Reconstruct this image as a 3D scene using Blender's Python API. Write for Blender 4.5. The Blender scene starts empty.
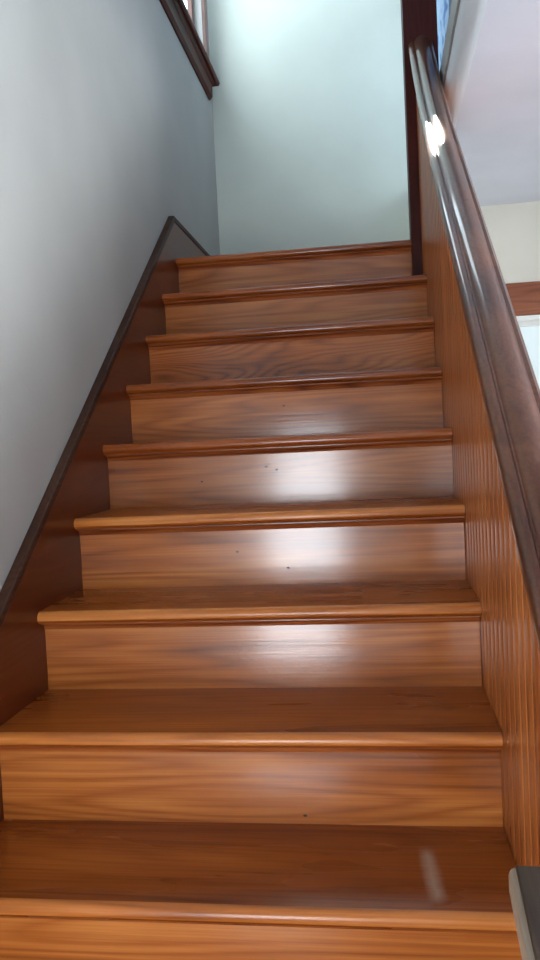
import bpy, math, random
from mathutils import Vector, Matrix

scene = bpy.context.scene
C = scene.collection

# ------------------------------------------------------------------ camera
CAM = (0.7893, -0.98537, 0.93195)
PITCH, YAW, ROLL, FPX = -0.04565, -0.13470, -0.04833, 805.3
F = Vector((math.sin(YAW)*math.cos(PITCH), math.cos(YAW)*math.cos(PITCH), math.sin(PITCH)))
R0 = Vector((math.cos(YAW), -math.sin(YAW), 0.0))
U0 = R0.cross(F)
Rv = R0*math.cos(ROLL) + U0*math.sin(ROLL)
Uv = -R0*math.sin(ROLL) + U0*math.cos(ROLL)
cd = bpy.data.cameras.new('camera')
cam = bpy.data.objects.new('camera', cd)
C.objects.link(cam)
M = Matrix.Identity(4)
for i in range(3):
    M[i][0], M[i][1], M[i][2], M[i][3] = Rv[i], Uv[i], -F[i], CAM[i]
cam.matrix_world = M
cd.sensor_fit = 'VERTICAL'
cd.sensor_height = 36.0
cd.lens = FPX/960*36.0
cd.clip_start = 0.02
scene.camera = cam

# ------------------------------------------------------------------ light set-up
W_STAIR = 6.8      # left stair window
W_FRONT = 3.6      # unseen upstairs window added to brighten the back wall
W_DOOR = 23.0       # glazed front door behind
W_ROOM = 0.85       # far window of the lower room
W_ROOM2 = 24.0      # side window of the lower room
W_HALL = 14.0
EXPO = 0.0
world = bpy.data.worlds.new('World')
world.use_nodes = True
world.node_tree.nodes['Background'].inputs[0].default_value = (0.75, 0.87, 1, 1)
world.node_tree.nodes['Background'].inputs[1].default_value = 0.6
scene.world = world
sun_dir = Vector((0.40, -2.0, -2.40)).normalized()
sd = bpy.data.lights.new('sun', 'SUN')
sd.energy = 60
sd.angle = math.radians(0.53)
sd.color = (1.0, 0.95, 0.86)
sun = bpy.data.objects.new('sun', sd)
C.objects.link(sun)
sun.location = (-1, 9, 12)
sun.rotation_euler = sun_dir.to_track_quat('-Z', 'Y').to_euler()
scene.view_settings.view_transform = 'Standard'
scene.view_settings.look = 'None'
scene.view_settings.gamma = 1.0
scene.view_settings.exposure = EXPO
scene.view_settings.use_curve_mapping = False


# ------------------------------------------------------------------ materials
def lin(c):
    return tuple(((v/255)/12.92 if v/255 <= 0.04045 else ((v/255+0.055)/1.055)**2.4) for v in c) + (1.0,)


def new_mat(name):
    m = bpy.data.materials.new(name)
    m.use_nodes = True
    nt = m.node_tree
    b = nt.nodes['Principled BSDF']
    return m, nt, b


def mathn(nt, op, a, b=None, c=None):
    n = nt.nodes.new('ShaderNodeMath')
    n.operation = op
    for i, v in enumerate((a, b, c)):
        if v is None:
            continue
        if hasattr(v, 'is_linked'):
            nt.links.new(v, n.inputs[i])
        else:
            n.inputs[i].default_value = v
    return n.outputs[0]


def ramp(nt, fac, stops):
    n = nt.nodes.new('ShaderNodeValToRGB')
    while len(n.color_ramp.elements) < len(stops):
        n.color_ramp.elements.new(0.5)
    for e, (p, c) in zip(n.color_ramp.elements, stops):
        e.position = p
        e.color = c
    nt.links.new(fac, n.inputs[0])
    return n.outputs[0]


def wood(name, dark, mid, light, axis='X', rough=0.3, coat=0.5, coat_r=0.12, figure=1.0, bump=0.15, smear=None, freq=55.0, tint=0.25, along=0.45, fibw=0.42):
    m, nt, b = new_mat(name)
    tc = nt.nodes.new('ShaderNodeTexCoord')
    oi = nt.nodes.new('ShaderNodeObjectInfo')
    off = nt.nodes.new('ShaderNodeCombineXYZ')
    for i, k in enumerate((7.3, 19.1, 31.7)):
        nt.links.new(mathn(nt, 'MULTIPLY', oi.outputs['Random'], k), off.inputs[i])

    def mapped(along, across):
        mp = nt.nodes.new('ShaderNodeMapping')
        s = [across]*3
        s['XYZ'.index(axis)] = along
        mp.inputs['Scale'].default_value = s
        nt.links.new(tc.outputs['Object'], mp.inputs['Vector'])
        va = nt.nodes.new('ShaderNodeVectorMath')
        va.operation = 'ADD'
        nt.links.new(mp.outputs[0], va.inputs[0])
        nt.links.new(off.outputs[0], va.inputs[1])
        return va.outputs[0]

    def noise(vec, scale, detail, rgh=0.5):
        n = nt.nodes.new('ShaderNodeTexNoise')
        n.inputs['Scale'].default_value = scale
        n.inputs['Detail'].default_value = detail
        n.inputs['Roughness'].default_value = rgh
        nt.links.new(vec, n.inputs['Vector'])
        return n.outputs['Fac']
    ringf = noise(mapped(along, 6.5), 1.0, 2.0, 0.4)
    ring = mathn(nt, 'SINE', mathn(nt, 'MULTIPLY', ringf, freq*2.2))
    ring = mathn(nt, 'POWER', mathn(nt, 'MULTIPLY_ADD', ring, 0.495, 0.5), 0.45)
    ring = mathn(nt, 'SUBTRACT', ring, 0.2)
    fib = noise(mapped(2.5, 190.0), 1.0, 4.0, 0.6)
    blotch = noise(mapped(1.6, 8.0), 1.0, 3.0)
    v = mathn(nt, 'ADD', mathn(nt, 'MULTIPLY', ring, 0.30*figure), mathn(nt, 'MULTIPLY', fib, fibw))
    v = mathn(nt, 'ADD', v, mathn(nt, 'MULTIPLY', blotch, 0.62))
    v = mathn(nt, 'SUBTRACT', v, 0.15*figure + 0.02 + (fibw-0.42)*0.5)
    col = ramp(nt, v, [(0.22, lin(dark)), (0.50, lin(mid)), (0.78, lin(light))])
    hs = nt.nodes.new('ShaderNodeHueSaturation')
    nt.links.new(mathn(nt, 'MULTIPLY_ADD', oi.outputs['Random'], tint, 1.0-tint/2), hs.inputs['Value'])
    nt.links.new(col, hs.inputs['Color'])
    col = hs.outputs['Color']
    if smear:   # dried white paint streak with a position of its own (x0, x1, y0, y1 in world units on that board)
        x0, x1, y0, y1 = smear
        sx = nt.nodes.new('ShaderNodeSeparateXYZ')
        nt.links.new(tc.outputs['Object'], sx.inputs[0])
        wob = noise(mapped(30.0, 30.0), 1.0, 3.0)
        xx = mathn(nt, 'ADD', sx.outputs[0], mathn(nt, 'MULTIPLY_ADD', wob, 0.012, -0.006))
        xx = mathn(nt, 'ADD', xx, mathn(nt, 'MULTIPLY_ADD', sx.outputs[1], 0.06, -0.022))
        cx = mathn(nt, 'ABSOLUTE', mathn(nt, 'SUBTRACT', xx, (x0+x1)/2))
        fx = mathn(nt, 'SUBTRACT', 1.0, mathn(nt, 'SMOOTH_MIN', mathn(nt, 'DIVIDE', cx, (x1-x0)/2), 1.0, 0.2))
        cy = mathn(nt, 'ABSOLUTE', mathn(nt, 'SUBTRACT', sx.outputs[1], (y0+y1)/2))
        fy = mathn(nt, 'SUBTRACT', 1.0, mathn(nt, 'SMOOTH_MIN', mathn(nt, 'DIVIDE', cy, (y1-y0)/2), 1.0, 0.1))
        mk = mathn(nt, 'MULTIPLY', mathn(nt, 'MULTIPLY', fx, mathn(nt, 'MINIMUM', mathn(nt, 'MULTIPLY', fy, 3.0), 1.0)), 0.42)
        mx = nt.nodes.new('ShaderNodeMix')
        mx.data_type = 'RGBA'
        nt.links.new(mk, mx.inputs[0])
        nt.links.new(col, mx.inputs[6])
        mx.inputs[7].default_value = lin((205, 195, 175))
        col = mx.outputs[2]
    nt.links.new(col, b.inputs['Base Color'])
    b.inputs['Specular IOR Level'].default_value = 0.2
    nt.links.new(mathn(nt, 'MULTIPLY_ADD', blotch, 0.14, rough-0.07), b.inputs['Roughness'])
    b.inputs['Coat Weight'].default_value = coat
    b.inputs['Coat Roughness'].default_value = coat_r
    bp = nt.nodes.new('ShaderNodeBump')
    bp.inputs['Strength'].default_value = bump
    bp.inputs['Distance'].default_value = 0.001
    wav = noise(mapped(5.0, 9.0), 1.0, 1.0)
    hgt = mathn(nt, 'ADD', mathn(nt, 'MULTIPLY', wav, 1.0), fib)
    nt.links.new(hgt, bp.inputs['Height'])
    nt.links.new(bp.outputs[0], b.inputs['Normal'])
    nt.links.new(bp.outputs[0], b.inputs['Coat Normal'])
    return m


def plaster(name, rgb, bump=0.25, rough=0.8, var=0.06):
    m, nt, b = new_mat(name)
    tc = nt.nodes.new('ShaderNodeTexCoord')
    n1 = nt.nodes.new('ShaderNodeTexNoise')
    n1.inputs['Scale'].default_value = 2.2
    n1.inputs['Detail'].default_value = 5
    nt.links.new(tc.outputs['Object'], n1.inputs['Vector'])
    c = lin(rgb)
    lo = tuple(v*(1-var) for v in c[:3]) + (1,)
    hi = tuple(min(1, v*(1+var)) for v in c[:3]) + (1,)
    nt.links.new(ramp(nt, n1.outputs['Fac'], [(0.3, lo), (0.7, hi)]), b.inputs['Base Color'])
    b.inputs['Roughness'].default_value = rough
    n2 = nt.nodes.new('ShaderNodeTexNoise')
    n2.inputs['Scale'].default_value = 55
    n2.inputs['Detail'].default_value = 4
    nt.links.new(tc.outputs['Object'], n2.inputs['Vector'])
    bp = nt.nodes.new('ShaderNodeBump')
    bp.inputs['Strength'].default_value = bump
    bp.inputs['Distance'].default_value = 0.003
    nt.links.new(n2.outputs['Fac'], bp.inputs['Height'])
    nt.links.new(bp.outputs[0], b.inputs['Normal'])
    return m


def glow(name, rgb, strength):
    """Daylight seen through a pane: faint cloud texture in the sky behind the glass."""
    m, nt, b = new_mat(name)
    tc = nt.nodes.new('ShaderNodeTexCoord')
    n = nt.nodes.new('ShaderNodeTexNoise')
    n.inputs['Scale'].default_value = 1.5
    nt.links.new(tc.outputs['Object'], n.inputs['Vector'])
    c = rgb
    nt.links.new(ramp(nt, n.outputs['Fac'], [(0.3, tuple(v*0.9 for v in c)+(1,)), (0.7, c+(1,))]), b.inputs['Emission Color'])
    b.inputs['Emission Strength'].default_value = strength
    b.inputs['Base Color'].default_value = (0.1, 0.12, 0.14, 1)
    b.inputs['Roughness'].default_value = 0.05
    return m


M_RISER = wood('riser_oak', (104, 50, 17), (162, 90, 36), (202, 128, 62), 'X', 0.30, 0.9, 0.13, figure=0.55)
M_RISERF = wood('riser_oak_figured', (104, 46, 14), (162, 84, 30), (196, 118, 52), 'X', 0.30, 0.9, 0.13, figure=0.85, along=1.0, freq=80)
M_TREAD = wood('tread_oak', (84, 34, 10), (138, 68, 22), (176, 98, 38), 'X', 0.28, 0.5, 0.12, figure=0.35)
M_TREAD1 = wood('tread_oak_smeared', (84, 34, 10), (138, 68, 22), (176, 98, 38), 'X', 0.28, 0.5, 0.12, figure=0.35,
                smear=(0.832, 0.868, 0.275, 0.46))
M_NOSE = wood('worn_lit_nosing_oak', (132, 66, 24), (182, 106, 46), (214, 144, 80), 'X', 0.32, 0.4, 0.2, figure=0.6)  # worn oak, with the nosing highlight also put into the colour
M_COVE = wood('cove_wood', (96, 42, 18), (150, 76, 34), (180, 104, 52), 'X', 0.35, 0.3)
M_PANEL = wood('panel_pine', (104, 50, 20), (150, 82, 38), (184, 112, 58), 'Z', 0.30, 0.5, 0.2, figure=0.3, freq=20, fibw=0.2)
M_RAIL = wood('rail_walnut', (56, 28, 16), (92, 52, 31), (124, 76, 48), 'Y', 0.34, 0.7, 0.09, figure=0.3, bump=0.0)
M_SKIRT = wood('skirt_wood', (64, 24, 9), (98, 40, 16), (120, 54, 24), 'Y', 0.32, 0.25, 0.15, figure=0.3, fibw=0.25)
M_SKIRTCAP = wood('skirt_cap_wood', (44, 24, 16), (66, 40, 28), (88, 60, 46), 'Y', 0.55, 0.0, 0.3, figure=0.4)  # greyer brown than the skirt board below
M_NEWEL = wood('newel_mahogany', (38, 8, 4), (64, 15, 6), (84, 24, 10), 'Z', 0.5, 0.0, figure=0.5)
M_SILL = wood('sill_wood', (44, 12, 6), (78, 24, 12), (100, 36, 20), 'Y', 0.5, 0.0, figure=0.5, bump=0.05)
M_CAPW = wood('weathered_cap', (36, 27, 20), (60, 47, 36), (84, 70, 56), 'Y', 0.35, 0.2, 0.15, figure=0.6)
M_CAPE = wood('lit_cap_edge', (124, 108, 92), (164, 148, 130), (196, 182, 164), 'Y', 0.4, 0.3, figure=0.3)  # pale colour stands in for light on the cap's bevelled edge
M_CASING = wood('casing_oak', (84, 40, 22), (128, 70, 42), (156, 94, 60), 'X', 0.35, 0.3, figure=0.5)
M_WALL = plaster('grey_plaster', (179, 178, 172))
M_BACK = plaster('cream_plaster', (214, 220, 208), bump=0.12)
M_ROOMW = plaster('room_cream_plaster', (206, 202, 190), bump=0.12)
M_CEIL = plaster('ceiling_plaster', (214, 214, 224), bump=0.15)
M_FASCIA = plaster('white_plaster_edge', (230, 238, 244), bump=0.08)
M_GREYTRIM = wood('grey_painted_trim', (120, 118, 116), (146, 144, 142), (160, 158, 156), 'Y', 0.4, 0.1, figure=0.2)
M_FLOOR = plaster('floor_carpet', (168, 170, 172), bump=0.6, rough=0.95)
M_WHITE = plaster('white_frame_paint', (232, 232, 228), bump=0.03, rough=0.4)
M_FRAME = wood('window_frame_wood', (70, 44, 38), (110, 78, 70), (140, 108, 98), 'Z', 0.35, 0.3, figure=0.3)
M_HOLE, _nt, _b = new_mat('dark_filler')
_b.inputs['Base Color'].default_value = lin((38, 20, 12))
_b.inputs['Roughness'].default_value = 0.6


def curtain_mat():
    m, nt, b = new_mat('blue_curtain_cloth')
    tc = nt.nodes.new('ShaderNodeTexCoord')
    w = nt.nodes.new('ShaderNodeTexWave')
    w.inputs['Scale'].default_value = 9
    w.inputs['Distortion'].default_value = 6
    w.inputs['Detail'].default_value = 2
    nt.links.new(tc.outputs['Object'], w.inputs['Vector'])
    nt.links.new(ramp(nt, w.outputs['Fac'], [(0.2, lin((96, 140, 200))), (0.8, lin((176, 206, 236)))]), b.inputs['Base Color'])
    b.inputs['Roughness'].default_value = 0.7
    return m


M_CURT = curtain_mat()
G_STAIR = glow('stair_window_daylight', (0.74, 0.90, 1.0), W_STAIR)
G_FRONT = glow('fill_window_glow', (0.80, 0.91, 1.0), W_FRONT)
G_CLEAR = bpy.data.materials.new('clear_glass')
G_CLEAR.use_nodes = True
_nt = G_CLEAR.node_tree
_tr = _nt.nodes.new('ShaderNodeBsdfTransparent')
_gl = _nt.nodes.new('ShaderNodeBsdfGlossy')
_gl.inputs['Roughness'].default_value = 0.02
_mx = _nt.nodes.new('ShaderNodeMixShader')
_mx.inputs[0].default_value = 0.06
_nt.links.new(_tr.outputs[0], _mx.inputs[1])
_nt.links.new(_gl.outputs[0], _mx.inputs[2])
_nt.links.new(_mx.outputs[0], _nt.nodes['Material Output'].inputs['Surface'])
G_DOOR = glow('door_glass_daylight', (0.86, 0.93, 1.0), W_DOOR)
G_ROOM = glow('room_window_daylight', (0.82, 0.97, 1.0), W_ROOM)
G_ROOM2 = glow('side_window_daylight', (0.84, 0.92, 1.0), W_ROOM2)
G_HALL = glow('hall_window_daylight', (0.66, 0.84, 1.0), W_HALL)

# ------------------------------------------------------------------ helpers


def empty(name, loc, label=None, cat=None, group=None, kind=None):
    o = bpy.data.objects.new(name, None)
    C.objects.link(o)
    o.location = loc
    o.empty_display_size = 0.1
    if label:
        o['label'] = label
    if cat:
        o['category'] = cat
    if group:
        o['group'] = group
    if kind:
        o['kind'] = kind
    return o


def wloc(o):
    v = Vector((0, 0, 0))
    while o is not None:
        v += o.location
        o = o.parent
    return v


def build(name, verts, faces, mat, parent=None, smooth=False, bevel=0.0, label=None, origin=None, angle=35):
    base = wloc(parent) if parent else Vector((0, 0, 0))
    if origin is None:
        origin = base
    origin = Vector(origin)
    me = bpy.data.meshes.new(name)
    me.from_pydata([Vector(v)-origin for v in verts], [], faces)
    me.validate()
    me.materials.append(mat)
    o = bpy.data.objects.new(name, me)
    C.objects.link(o)
    o.parent = parent
    o.location = origin-base
    import bmesh
    bm = bmesh.new()
    bm.from_mesh(me)
    bmesh.ops.recalc_face_normals(bm, faces=bm.faces)
    bm.to_mesh(me)
    bm.free()
    if smooth:
        me.shade_smooth()
        me.set_sharp_from_angle(angle=math.radians(angle))
    if bevel:
        md = o.modifiers.new('bevel', 'BEVEL')
        md.width = bevel
        md.segments = 2
        md.limit_method = 'ANGLE'
        md.angle_limit = math.radians(40)
    if label:
        o['label'] = label
    return o


def boxes(lst):
    V, Fc = [], []
    for (x0, x1, y0, y1, z0, z1) in lst:
        n = len(V)
        V += [(x0, y0, z0), (x1, y0, z0), (x1, y1, z0), (x0, y1, z0), (x0, y0, z1), (x1, y0, z1), (x1, y1, z1), (x0, y1, z1)]
        Fc += [tuple(n+i for i in f) for f in ((0, 3, 2, 1), (4, 5, 6, 7), (0, 1, 5, 4), (1, 2, 6, 5), (2, 3, 7, 6), (3, 0, 4, 7))]
    return V, Fc


def box(name, b, mat, parent=None, bevel=0.0, label=None):
    V, Fc = boxes([b])
    return build(name, V, Fc, mat, parent, bevel=bevel, label=label)


def prism(prof, a, b, plane='YZ'):
    """extrude a closed profile: YZ profile along X from a to b; XZ along Y."""
    n = len(prof)
    V = []
    for s in (a, b):
        for (u, v) in prof:
            V.append((s, u, v) if plane == 'YZ' else (u, s, v))
    Fc = [(i, (i+1) % n, n+(i+1) % n, n+i) for i in range(n)]
    Fc += [tuple(range(n-1, -1, -1)), tuple(range(n, 2*n))]
    return V, Fc


def struct(o):
    o['kind'] = 'structure'
    return o


def wall_box(name, axis, c0, c1, u0, u1, v0, v1, holes, mat):
    """wall slab with rectangular holes; axis is the thickness axis; u is the other horizontal axis, v is z."""
    us = sorted({u0, u1, *[h[0] for h in holes], *[h[1] for h in holes]})
    vs = sorted({v0, v1, *[h[2] for h in holes], *[h[3] for h in holes]})
    L = []
    for i in range(len(us)-1):
        for j in range(len(vs)-1):
            cu, cv = (us[i]+us[i+1])/2, (vs[j]+vs[j+1])/2
            if any(h[0] < cu < h[1] and h[2] < cv < h[3] for h in holes):
                continue
            if axis == 'X':
                L.append((c0, c1, us[i], us[i+1], vs[j], vs[j+1]))
            else:
                L.append((us[i], us[i+1], c0, c1, vs[j], vs[j+1]))
    import bmesh
    V, Fc = boxes(L)
    o = build(name, V, Fc, mat)
    bm = bmesh.new()
    bm.from_mesh(o.data)
    bmesh.ops.remove_doubles(bm, verts=bm.verts, dist=1e-5)
    seen = {}
    for f in bm.faces:
        seen.setdefault(tuple(sorted(v.index for v in f.verts)), []).append(f)
    kill = [f for fs in seen.values() if len(fs) > 1 for f in fs]
    bmesh.ops.delete(bm, geom=kill, context='FACES')
    bmesh.ops.recalc_face_normals(bm, faces=bm.faces)
    bm.to_mesh(o.data)
    bm.free()
    return struct(o)


# ------------------------------------------------------------------ dimensions
H, D, W = 0.19, 0.25448, 0.990
S = H/D
OV = 0.030
WX = -0.024            # left wall face
YB = 3.42              # back wall face
YF = -2.1              # wall behind the camera
XR = 4.2
ZF = -0.57
ZC = 2.12              # lower ceiling
ZU = 2.235              # upper floor
ZT = 4.80              # upper ceiling
XE = 1.080             # edge of the stairwell opening
TH = 0.15

# ------------------------------------------------------------------ room shell
struct(box('floor', (WX-TH, XR+TH, YF-TH, YB+TH, ZF-0.12, ZF), M_FLOOR))
SW = (2.25, 3.24, 2.885, 4.25)         # stair window opening on left wall (y0,y1,z0,z1)
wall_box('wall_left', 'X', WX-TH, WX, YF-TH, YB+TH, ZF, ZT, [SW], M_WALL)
RW = (1.50, 2.45, 1.04, 1.515)         # far window of lower room (x0,x1,z0,z1)
SUN_GAP = (0.422, 0.736, 4.020, 4.345)          # unseen opening added to throw the sun patch on the handrail
wall_box('wall_back', 'Y', YB, YB+TH, WX, 1.04, ZF, ZT, [SUN_GAP], M_BACK)
wall_box('wall_back_room', 'Y', YB, YB+TH, 1.04, XR, ZF, ZC+0.05, [RW], M_ROOMW)
wall_box('wall_back_hall', 'Y', YB, YB+TH, 1.04, XR, ZC+0.05, ZT, [], M_BACK)
FW = (0.15, 1.35, 2.75, 4.25)  # opening for the added fill window
DW = (-0.016, 0.58, ZF, 1.33)            # door opening behind the camera
wall_box('wall_front', 'Y', YF-TH, YF, WX, XR, ZF, ZT, [DW, FW], M_ROOMW)
RW2 = (-1.2, 0.9, 0.1, 1.6)
HW2 = (0.4, 2.6, 2.9, 4.3)
wall_box('wall_right', 'X', XR, XR+TH, YF-TH, YB+TH, ZF, ZT, [RW2, HW2], M_ROOMW)
struct(box('ceiling_upper', (WX-TH, XR+TH, YF-TH, YB+TH, ZT, ZT+0.12), M_CEIL))

# lower ceiling with a rounded plaster edge towards the stairwell
R = 0.06
struct(box('ceiling', (XE+R, XR, YF, YB, ZC, ZU), M_CEIL))
prof = [(XE+R, ZC)]
for i in range(1, 9):
    a = math.pi/2*i/8
    prof.append((XE+R - R*math.sin(a), ZC+R - R*math.cos(a)))
prof += [(XE, ZU), (XE+R, ZU)]
V, Fc = prism(prof, -0.75, YB, 'XZ')
struct(build('trim_2', V, Fc, M_FASCIA, smooth=True))
struct(box('ceiling_side', (XE, XE+R, YF, -0.75, ZC, ZU), M_CEIL))
struct(box('ceiling_front', (WX, XE, YF, -0.75, ZC, ZU), M_CEIL))
V, Fc = prism([(XE-0.008, ZC+0.062), (XE-0.008, ZU+0.028), (XE+0.06, ZU+0.028), (XE+0.06, ZU), (XE, ZU), (XE, ZC+0.062)], -0.75, YB, 'XZ')
struct(build('trim_1', V, Fc, M_GREYTRIM))
# low plaster wall closing the landing on its right
struct(box('wall_landing', (1.0, 1.0715, 2.415, YB, ZF, ZC+0.06), M_BACK))
# a partition beyond the upper hall and the curtain in front of it


def window(name, plane, c, sgn, hole, pane_mat, frame_mat, label, mull_u=1, mull_v=1, recess=0.06, fw=0.045):
    """frame and panes set in an opening. plane 'X'/'Y', c wall face, sgn direction to outside."""
    u0, u1, v0, v1 = hole
    a, b_ = sorted((c+sgn*(recess-0.02), c+sgn*(recess+0.025)))
    p = c+sgn*(recess+0.005)
    pa, pb = sorted((p, p+sgn*0.006))

    def bx(u_0, u_1, v_0, v_1, k0, k1):
        return (k0, k1, u_0, u_1, v_0, v_1) if plane == 'X' else (u_0, u_1, k0, k1, v_0, v_1)
    loc = (c+sgn*recess, (u0+u1)/2, v0) if plane == 'X' else ((u0+u1)/2, c+sgn*recess, v0)
    root = empty(name, loc, label, 'window', kind='structure')
    L = [bx(u0, u0+fw, v0, v1, a, b_), bx(u1-fw, u1, v0, v1, a, b_), bx(u0+fw, u1-fw, v0, v0+fw, a, b_), bx(u0+fw, u1-fw, v1-fw, v1, a, b_)]
    V, Fc = boxes(L)
    build('window_frame', V, Fc, frame_mat, root, bevel=0.003)
    ua, ub = u0+fw, u1-fw
    va, vb = v0+fw, v1-fw
    L = []
    for i in range(1, mull_u):
        x = ua+(ub-ua)*i/mull_u
        L.append(bx(x-0.012, x+0.012, va, vb, a+0.006, b_-0.006))
    for j in range(1, mull_v):
        z = va+(vb-va)*j/mull_v
        L.append(bx(ua, ub, z-0.012, z+0.012, a+0.007, b_-0.007))
    if L:
        V, Fc = boxes(L)
        build('glazing_bars', V, Fc, frame_mat, root)
    V, Fc = boxes([bx(ua, ub, va, vb, pa, pb)])
    build('window_pane', V, Fc, pane_mat, root)
    return root


w1 = window('window_1', 'X', WX, -1, SW, G_STAIR, M_FRAME, 'stair window with dark wooden sill high on the grey left wall', 2, 1)
# casing, sill and apron of the stair window
y0, y1, z0, z1 = SW
V, Fc = boxes([(WX, WX+0.018, y0-0.07, y0, z0, z1+0.07), (WX, WX+0.018, y1, y1+0.07, z0, z1+0.07), (WX, WX+0.018, y0, y1, z1, z1+0.07)])
build('window_casing', V, Fc, M_FRAME, w1, bevel=0.003)
V, Fc = prism([(WX-0.04, z0-0.028), (WX+0.048, z0-0.028), (WX+0.054, z0-0.021), (WX+0.056, z0-0.014), (WX+0.054, z0-0.006), (WX+0.048, z0), (WX-0.04, z0)], y0-0.10, y1+0.125, 'XZ')
build('window_sill', V, Fc, M_SILL, w1, smooth=True, label='dark brown sill board')
V, Fc = prism([(WX, 2.770), (WX+0.008, 2.772), (WX+0.020, 2.786), (WX+0.022, z0-0.045), (WX+0.034, z0-0.034), (WX+0.036, z0-0.028), (WX, z0-0.028)], y0-0.07, y1+0.085, 'XZ')
build('window_apron', V, Fc, M_SILL, w1, smooth=True)

window('window_sun_gap', 'Y', YB, 1, SUN_GAP, G_CLEAR, M_WHITE, 'added unseen opening high in the back wall, sized for the sun patch', 1, 1, fw=0.1)
w3 = window('window_3', 'Y', YB, 1, RW, G_ROOM, M_WHITE, 'bright window under a brown header on the far lower wall', 2, 1, fw=0.03)
x0, x1, z0, z1 = RW
box('window_header', (x0-0.13, x1+0.13, YB-0.025, YB, z1+0.020, z1+0.190), M_CASING, w3, bevel=0.003)
V, Fc = boxes([(x0, x1, YB-0.010, YB, z1-0.006, z1+0.019)])
build('window_stop', V, Fc, M_WHITE, w3)
box('window_stool', (x0-0.13, x1+0.13, YB-0.06, YB+0.03, z0-0.022, z0), M_CASING, w3, bevel=0.004)
box('window_apron', (x0-0.10, x1+0.10, YB-0.022, YB, z0-0.20, z0-0.022), M_CASING, w3, bevel=0.003)
V, Fc = boxes([(x0-0.10, x0, YB-0.02, YB, z0, z1+0.02), (x1, x1+0.10, YB-0.02, YB, z0, z1+0.02)])
build('window_casing', V, Fc, M_CASING, w3, bevel=0.003)
window('window_4', 'X', XR, 1, RW2, G_ROOM2, M_WHITE, 'wide window on the right wall of the lower room', 3, 2)
window('window_fill', 'Y', YF, -1, FW, G_FRONT, M_WHITE, 'added upstairs fill-light window behind the viewer', 3, 1)
window('window_5', 'X', XR, 1, HW2, G_HALL, M_WHITE, 'upstairs window on the right wall', 3, 2)

# glazed front door behind the viewer
dx0, dx1, dz0, dz1 = DW
d1 = empty('door_1', ((dx0+dx1)/2, YF-0.05, ZF), 'wooden glazed entrance door facing the stair foot', 'door', kind='structure')
V, Fc = boxes([(dx0, dx0+0.06, YF-0.07, YF-0.03, dz0, dz1), (dx1-0.06, dx1, YF-0.07, YF-0.03, dz0, dz1),
               (dx0+0.06, dx1-0.06, YF-0.07, YF-0.03, dz0, dz0+0.25), (dx0+0.06, dx1-0.06, YF-0.07, YF-0.03, dz1-0.34, dz1)])
build('door_leaf', V, Fc, M_CASING, d1, bevel=0.004)
V, Fc = boxes([(dx0+0.06, dx1-0.06, YF-0.055, YF-0.048, dz0+0.25, dz1-0.34)])
build('door_pane', V, Fc, G_DOOR, d1)
V, Fc = boxes([(dx1, dx1+0.09, YF, YF+0.02, ZF, dz1+0.09), (dx0, dx1, YF, YF+0.02, dz1, dz1+0.09)])
build('door_casing', V, Fc, M_CASING, d1, bevel=0.003)

# ------------------------------------------------------------------ staircase
st = empty('staircase', (W/2, 0.0, ZF), 'glossy varnished oak staircase of straight steps rising to the landing', 'staircase')


def tread_profile(k, yend):
    z = k*H
    t = 0.030
    yf = k*D-0.008
    r = 0.015
    pts = [(yend, z)]
    for i in range(9):
        a = math.pi*i/8
        pts.append((yf+r-r*math.sin(a), z-r+r*math.cos(a)))
    pts.append((yend, z-t))
    return pts


XT = 0.9932
for k in range(-2, 10):
    yend = (k+1)*D+OV+0.012 if k < 9 else YB-0.001
    mat = M_TREAD1 if k == 1 else M_TREAD
    xr = 0.880 if k == -2 else (0.9545 if k == 9 else XT)
    V, Fc = prism(tread_profile(k, yend), 0.0, xr)
    if k == 9:      # the landing runs on behind the newel post
        n = len(V)
        V2, F2 = boxes([(0.9545, XT, 9*D+0.112, YB-0.001, 9*H-0.030, 9*H)])
        V, Fc = V+V2, Fc+[tuple(n+i for i in f) for f in F2]
    nm = 'tread' if k < 9 else 'landing_floor'
    t = build(nm, V, Fc, mat, st, smooth=True, origin=(0, 0, 0) if k == 1 else (W/2, k*D, k*H))
    if k <= 4:      # lower nosings worn pale; the upper-half limit paints in their highlight
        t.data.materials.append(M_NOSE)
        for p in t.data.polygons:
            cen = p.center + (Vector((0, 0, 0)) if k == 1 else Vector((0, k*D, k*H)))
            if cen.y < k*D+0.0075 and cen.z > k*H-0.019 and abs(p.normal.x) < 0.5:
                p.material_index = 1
    # cove moulding under the nosing
    yr = k*D+OV
    zt = k*H-0.030
    c = [(yr, zt), (yr-0.020, zt), (yr-0.020, zt-0.003)]
    for i in range(1, 6):
        a = math.pi/2*i/6
        c.append((yr-0.020+0.016*math.sin(a), zt-0.003-0.013*(1-math.cos(a))))
    c += [(yr-0.003, zt-0.017), (yr, zt-0.018)]
    V, Fc = prism(c, 0.0005, xr-0.0005)
    build('cove_molding', V, Fc, M_COVE, t, smooth=True)
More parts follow.
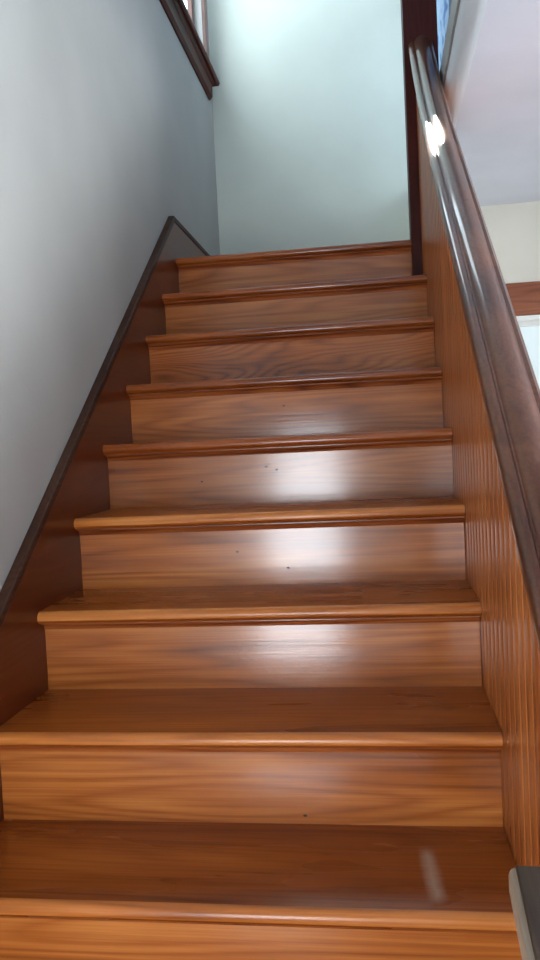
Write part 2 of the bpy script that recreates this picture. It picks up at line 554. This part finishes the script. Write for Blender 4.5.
for k in range(-2, 10):
    yr = k*D+OV
    r = box('riser', (0.0, 0.880 if k < 0 else (0.9545 if k == 9 else XT), yr, yr+0.018, (k-1)*H-(0.0 if k > -2 else 0), k*H-0.0301), M_RISERF if k == 7 else M_RISER, st)
    holes = {4: [(0.42, 0.62), (0.55, 0.30)], 5: [(0.47, 0.75), (0.50, 0.68), (0.28, 0.5)], 6: [(0.50, 0.70)], 7: [(0.46, 0.3)]}.get(k, [])
    if k in (2,):
        holes = [(0.62, 0.12)]
    for (hx, hz) in holes:
        n = 10
        zc = (k-1)*H+hz*(H-0.05)
        ra = 0.0032
        V = [(hx+ra*math.cos(2*math.pi*i/n)*1.3, yr-0.0006, zc+ra*math.sin(2*math.pi*i/n)*0.8) for i in range(n)]
        V += [(a, yr+0.002, c) for (a, b, c) in V]
        Fc = [tuple(range(n)), tuple(range(2*n-1, n-1, -1))]+[(i, (i+1) % n, n+(i+1) % n, n+i) for i in range(n)]
        build('nail_plug', V, Fc, M_HOLE, r)

# wall skirt board: follows the slope, turns level along the landing
OFS = 0.170
ZB = 9*H+0.168
yk = (ZB-OFS)/S
base = [(-0.52, ZF), (-0.52, -0.52*S+OFS), (yk, ZB), (YB-0.001, ZB), (YB-0.001, 9*H-0.03), (9*D+0.1, 9*H-0.05), (9*D+0.1, 9*H-0.25), (-0.2, ZF)]
V, Fc = prism(base, WX+0.0006, -0.0005)
sk = build('skirt_board', V, Fc, M_SKIRT, st)
cap = [(-0.52, -0.52*S+OFS-0.020), (-0.52, -0.52*S+OFS+0.004), (yk, ZB+0.004), (YB-0.001, ZB+0.004), (YB-0.001, ZB-0.020), (yk+0.008, ZB-0.020)]
V, Fc = prism(cap, WX+0.0006, 0.003)
build('skirt_cap', V, Fc, M_SKIRTCAP, sk, bevel=0.004, label='grey-brown top edge of the skirt board')

# ------------------------------------------------------------------ beadboard railing wall
YN0, YN1 = -0.30, 9*D-0.014
rl = empty('stair_railing', (1.02, YN0, ZF), 'solid beadboard stair railing topped by a dark polished handrail, right of steps', 'stair railing')
PER = 0.055
pts = []
y = YN0
while y < YN1:
    # one board: V groove at the joint, a bead in the middle
    for (dy, dx) in ((0.0, 0.006), (0.005, 0.0008), (0.012, -0.0006), (0.019, 0.0008), (0.0215, 0.002), (0.024, 0.0008), (0.034, 0.0), (0.050, 0.0008)):
        if y+dy < YN1:
            pts.append((y+dy, 0.994+dx))
    y += PER
pts.append((YN1, 0.994))
n = len(pts)
V, Fc = [], []
for (yy, xx) in pts:
    zt = S*yy+0.645+0.075*max(0.0, (yy-1.55)/(YN1-1.55))**2
    V += [(xx, yy, ZF), (xx, yy, zt), (2.034-xx, yy, ZF), (2.034-xx, yy, zt)]
for i in range(n-1):
    a, b = 4*i, 4*i+4
    Fc += [(a, b, b+1, a+1), (a+2, a+3, b+3, b+2), (a+1, b+1, b+3, a+3), (a, a+2, b+2, b)]
Fc += [(0, 1, 3, 2), (4*n-4, 4*n-2, 4*n-1, 4*n-3)]
build('beadboard_panel', V, Fc, M_PANEL, rl)

RP = [(0.994, .632), (0.987, .632), (0.983, .638), (0.982, .648), (0.975, .652), (0.972, .660), (0.972, .674), (0.976, .684), (0.983, .690), (0.990, .691),
      (0.993, .688), (0.996, .689), (0.999, .695), (1.005, .702), (1.013, .707), (1.022, .709), (1.033, .707), (1.042, .702), (1.046, .697),
      (1.049, .693), (1.052, .693), (1.056, .694), (1.062, .688), (1.065, .678), (1.065, .664), (1.060, .654), (1.052, .648), (1.050, .632)]


def rail_sweep(P, ya, yb, ns=28):
    """profile swept up the slope; the rail eases upward where it meets the top newel."""
    V, Fc = [], []
    n = len(P)
    for j in range(ns+1):
        yy = ya+(yb-ya)*j/ns
        e = 0.075*max(0.0, (yy-1.55)/(YN1-1.55))**2
        V += [(x, yy, S*yy+z+e) for (x, z) in P]
    for j in range(ns):
        Fc += [(j*n+i, j*n+(i+1) % n, (j+1)*n+(i+1) % n, (j+1)*n+i) for i in range(n)]
    Fc += [tuple(range(n-1, -1, -1)), tuple(range(ns*n, ns*n+n))]
    return V, Fc


V, Fc = rail_sweep(RP, YN0+0.02, YN1+0.0015)
hr = build('handrail', V, Fc, M_RAIL, rl, smooth=True, angle=40)
# shadow strip moulding under the rail on the stair side
sp = [(0.994, .598), (0.988, .600), (0.984, .608), (0.984, .622), (0.987, .628), (0.994, .629)]
V, Fc = rail_sweep(sp, YN0+0.03, YN1-0.001)
build('rail_molding', V, Fc, M_RAIL, hr, smooth=True)

# top newel
nw = empty('newel_post', (1.015, 9*D+0.06, 9*H-0.5), 'tall square dark mahogany newel post at the head of the stairs', 'newel post')
x0, x1, y0, y1 = 0.955, 1.086, 9*D-0.012, 9*D+0.110
V, Fc = boxes([(x0, x1, y0, y1, 8*H+0.0005, 3.7)])
post = build('post', V, Fc, M_NEWEL, nw, bevel=0.003)
box('post_foot', (0.9938, x1, y0, y1, ZF, 8*H), M_NEWEL, post)
# bottom newel: only its weathered cap reaches the picture
rotz = math.radians(-3.2)
bn = empty('newel_post', (0.965, -0.372, ZF), 'newel post with dark weathered flat cap at the foot of the railing', 'newel post')


def rotpts(V, c, a):
    out = []
    for (x, y, z) in V:
        dx, dy = x-c[0], y-c[1]
        out.append((c[0]+dx*math.cos(a)-dy*math.sin(a), c[1]+dx*math.sin(a)+dy*math.cos(a), z))
    return out


cx, cy = 0.971, -0.364
CC = (0.887, -0.274)
V, Fc = boxes([(cx-0.062, cx+0.062, cy-0.062, cy+0.062, ZF, 0.526)])
build('post', rotpts(V, CC, rotz), Fc, M_PANEL, bn, bevel=0.004)
hw = 0.084
V, Fc = boxes([(cx-hw, cx+hw, cy-hw-0.03, cy+hw+0.006, 0.526, 0.552)])
cp = build('newel_cap', rotpts(V, CC, rotz), Fc, M_CAPE, bn, bevel=0.006, label='newel cap edge, coloured pale for its lit bevel')
V, Fc = boxes([(cx-hw+0.006, cx+hw-0.006, cy-hw-0.024, cy+hw, 0.552, 0.5555)])
build('cap_top', rotpts(V, CC, rotz), Fc, M_CAPW, cp, bevel=0.002, label='dark grey-brown weathered cap top')

# ------------------------------------------------------------------ blue curtain upstairs
ct = empty('curtain', (1.16, 2.05, 2.30), 'pale blue patterned curtain hanging beyond the grey trim of the upper floor', 'curtain')
V, Fc = [], []
ny, nz = 160, 6
for j in range(nz+1):
    for i in range(ny+1):
        yy = 0.9+2.3*i/ny
        zz = 2.275+0.90*j/nz
        V.append((1.155+0.018*math.sin(i*0.62)+0.005*math.sin(i*1.7+j), yy, zz))
for j in range(nz):
    for i in range(ny):
        a = j*(ny+1)+i
        Fc.append((a, a+1, a+ny+2, a+ny+1))
cu = build('curtain_cloth', V, Fc, M_CURT, ct, smooth=True, angle=180)
md = cu.modifiers.new('thickness', 'SOLIDIFY')
md.thickness = 0.003
n = 12
prof = [(1.155+0.012*math.cos(2*math.pi*i/n), 3.180+0.012*math.sin(2*math.pi*i/n)) for i in range(n)]
V, Fc = prism(prof, 0.85, YB-0.002, 'XZ')
build('curtain_rod', V, Fc, M_SILL, ct, smooth=True)
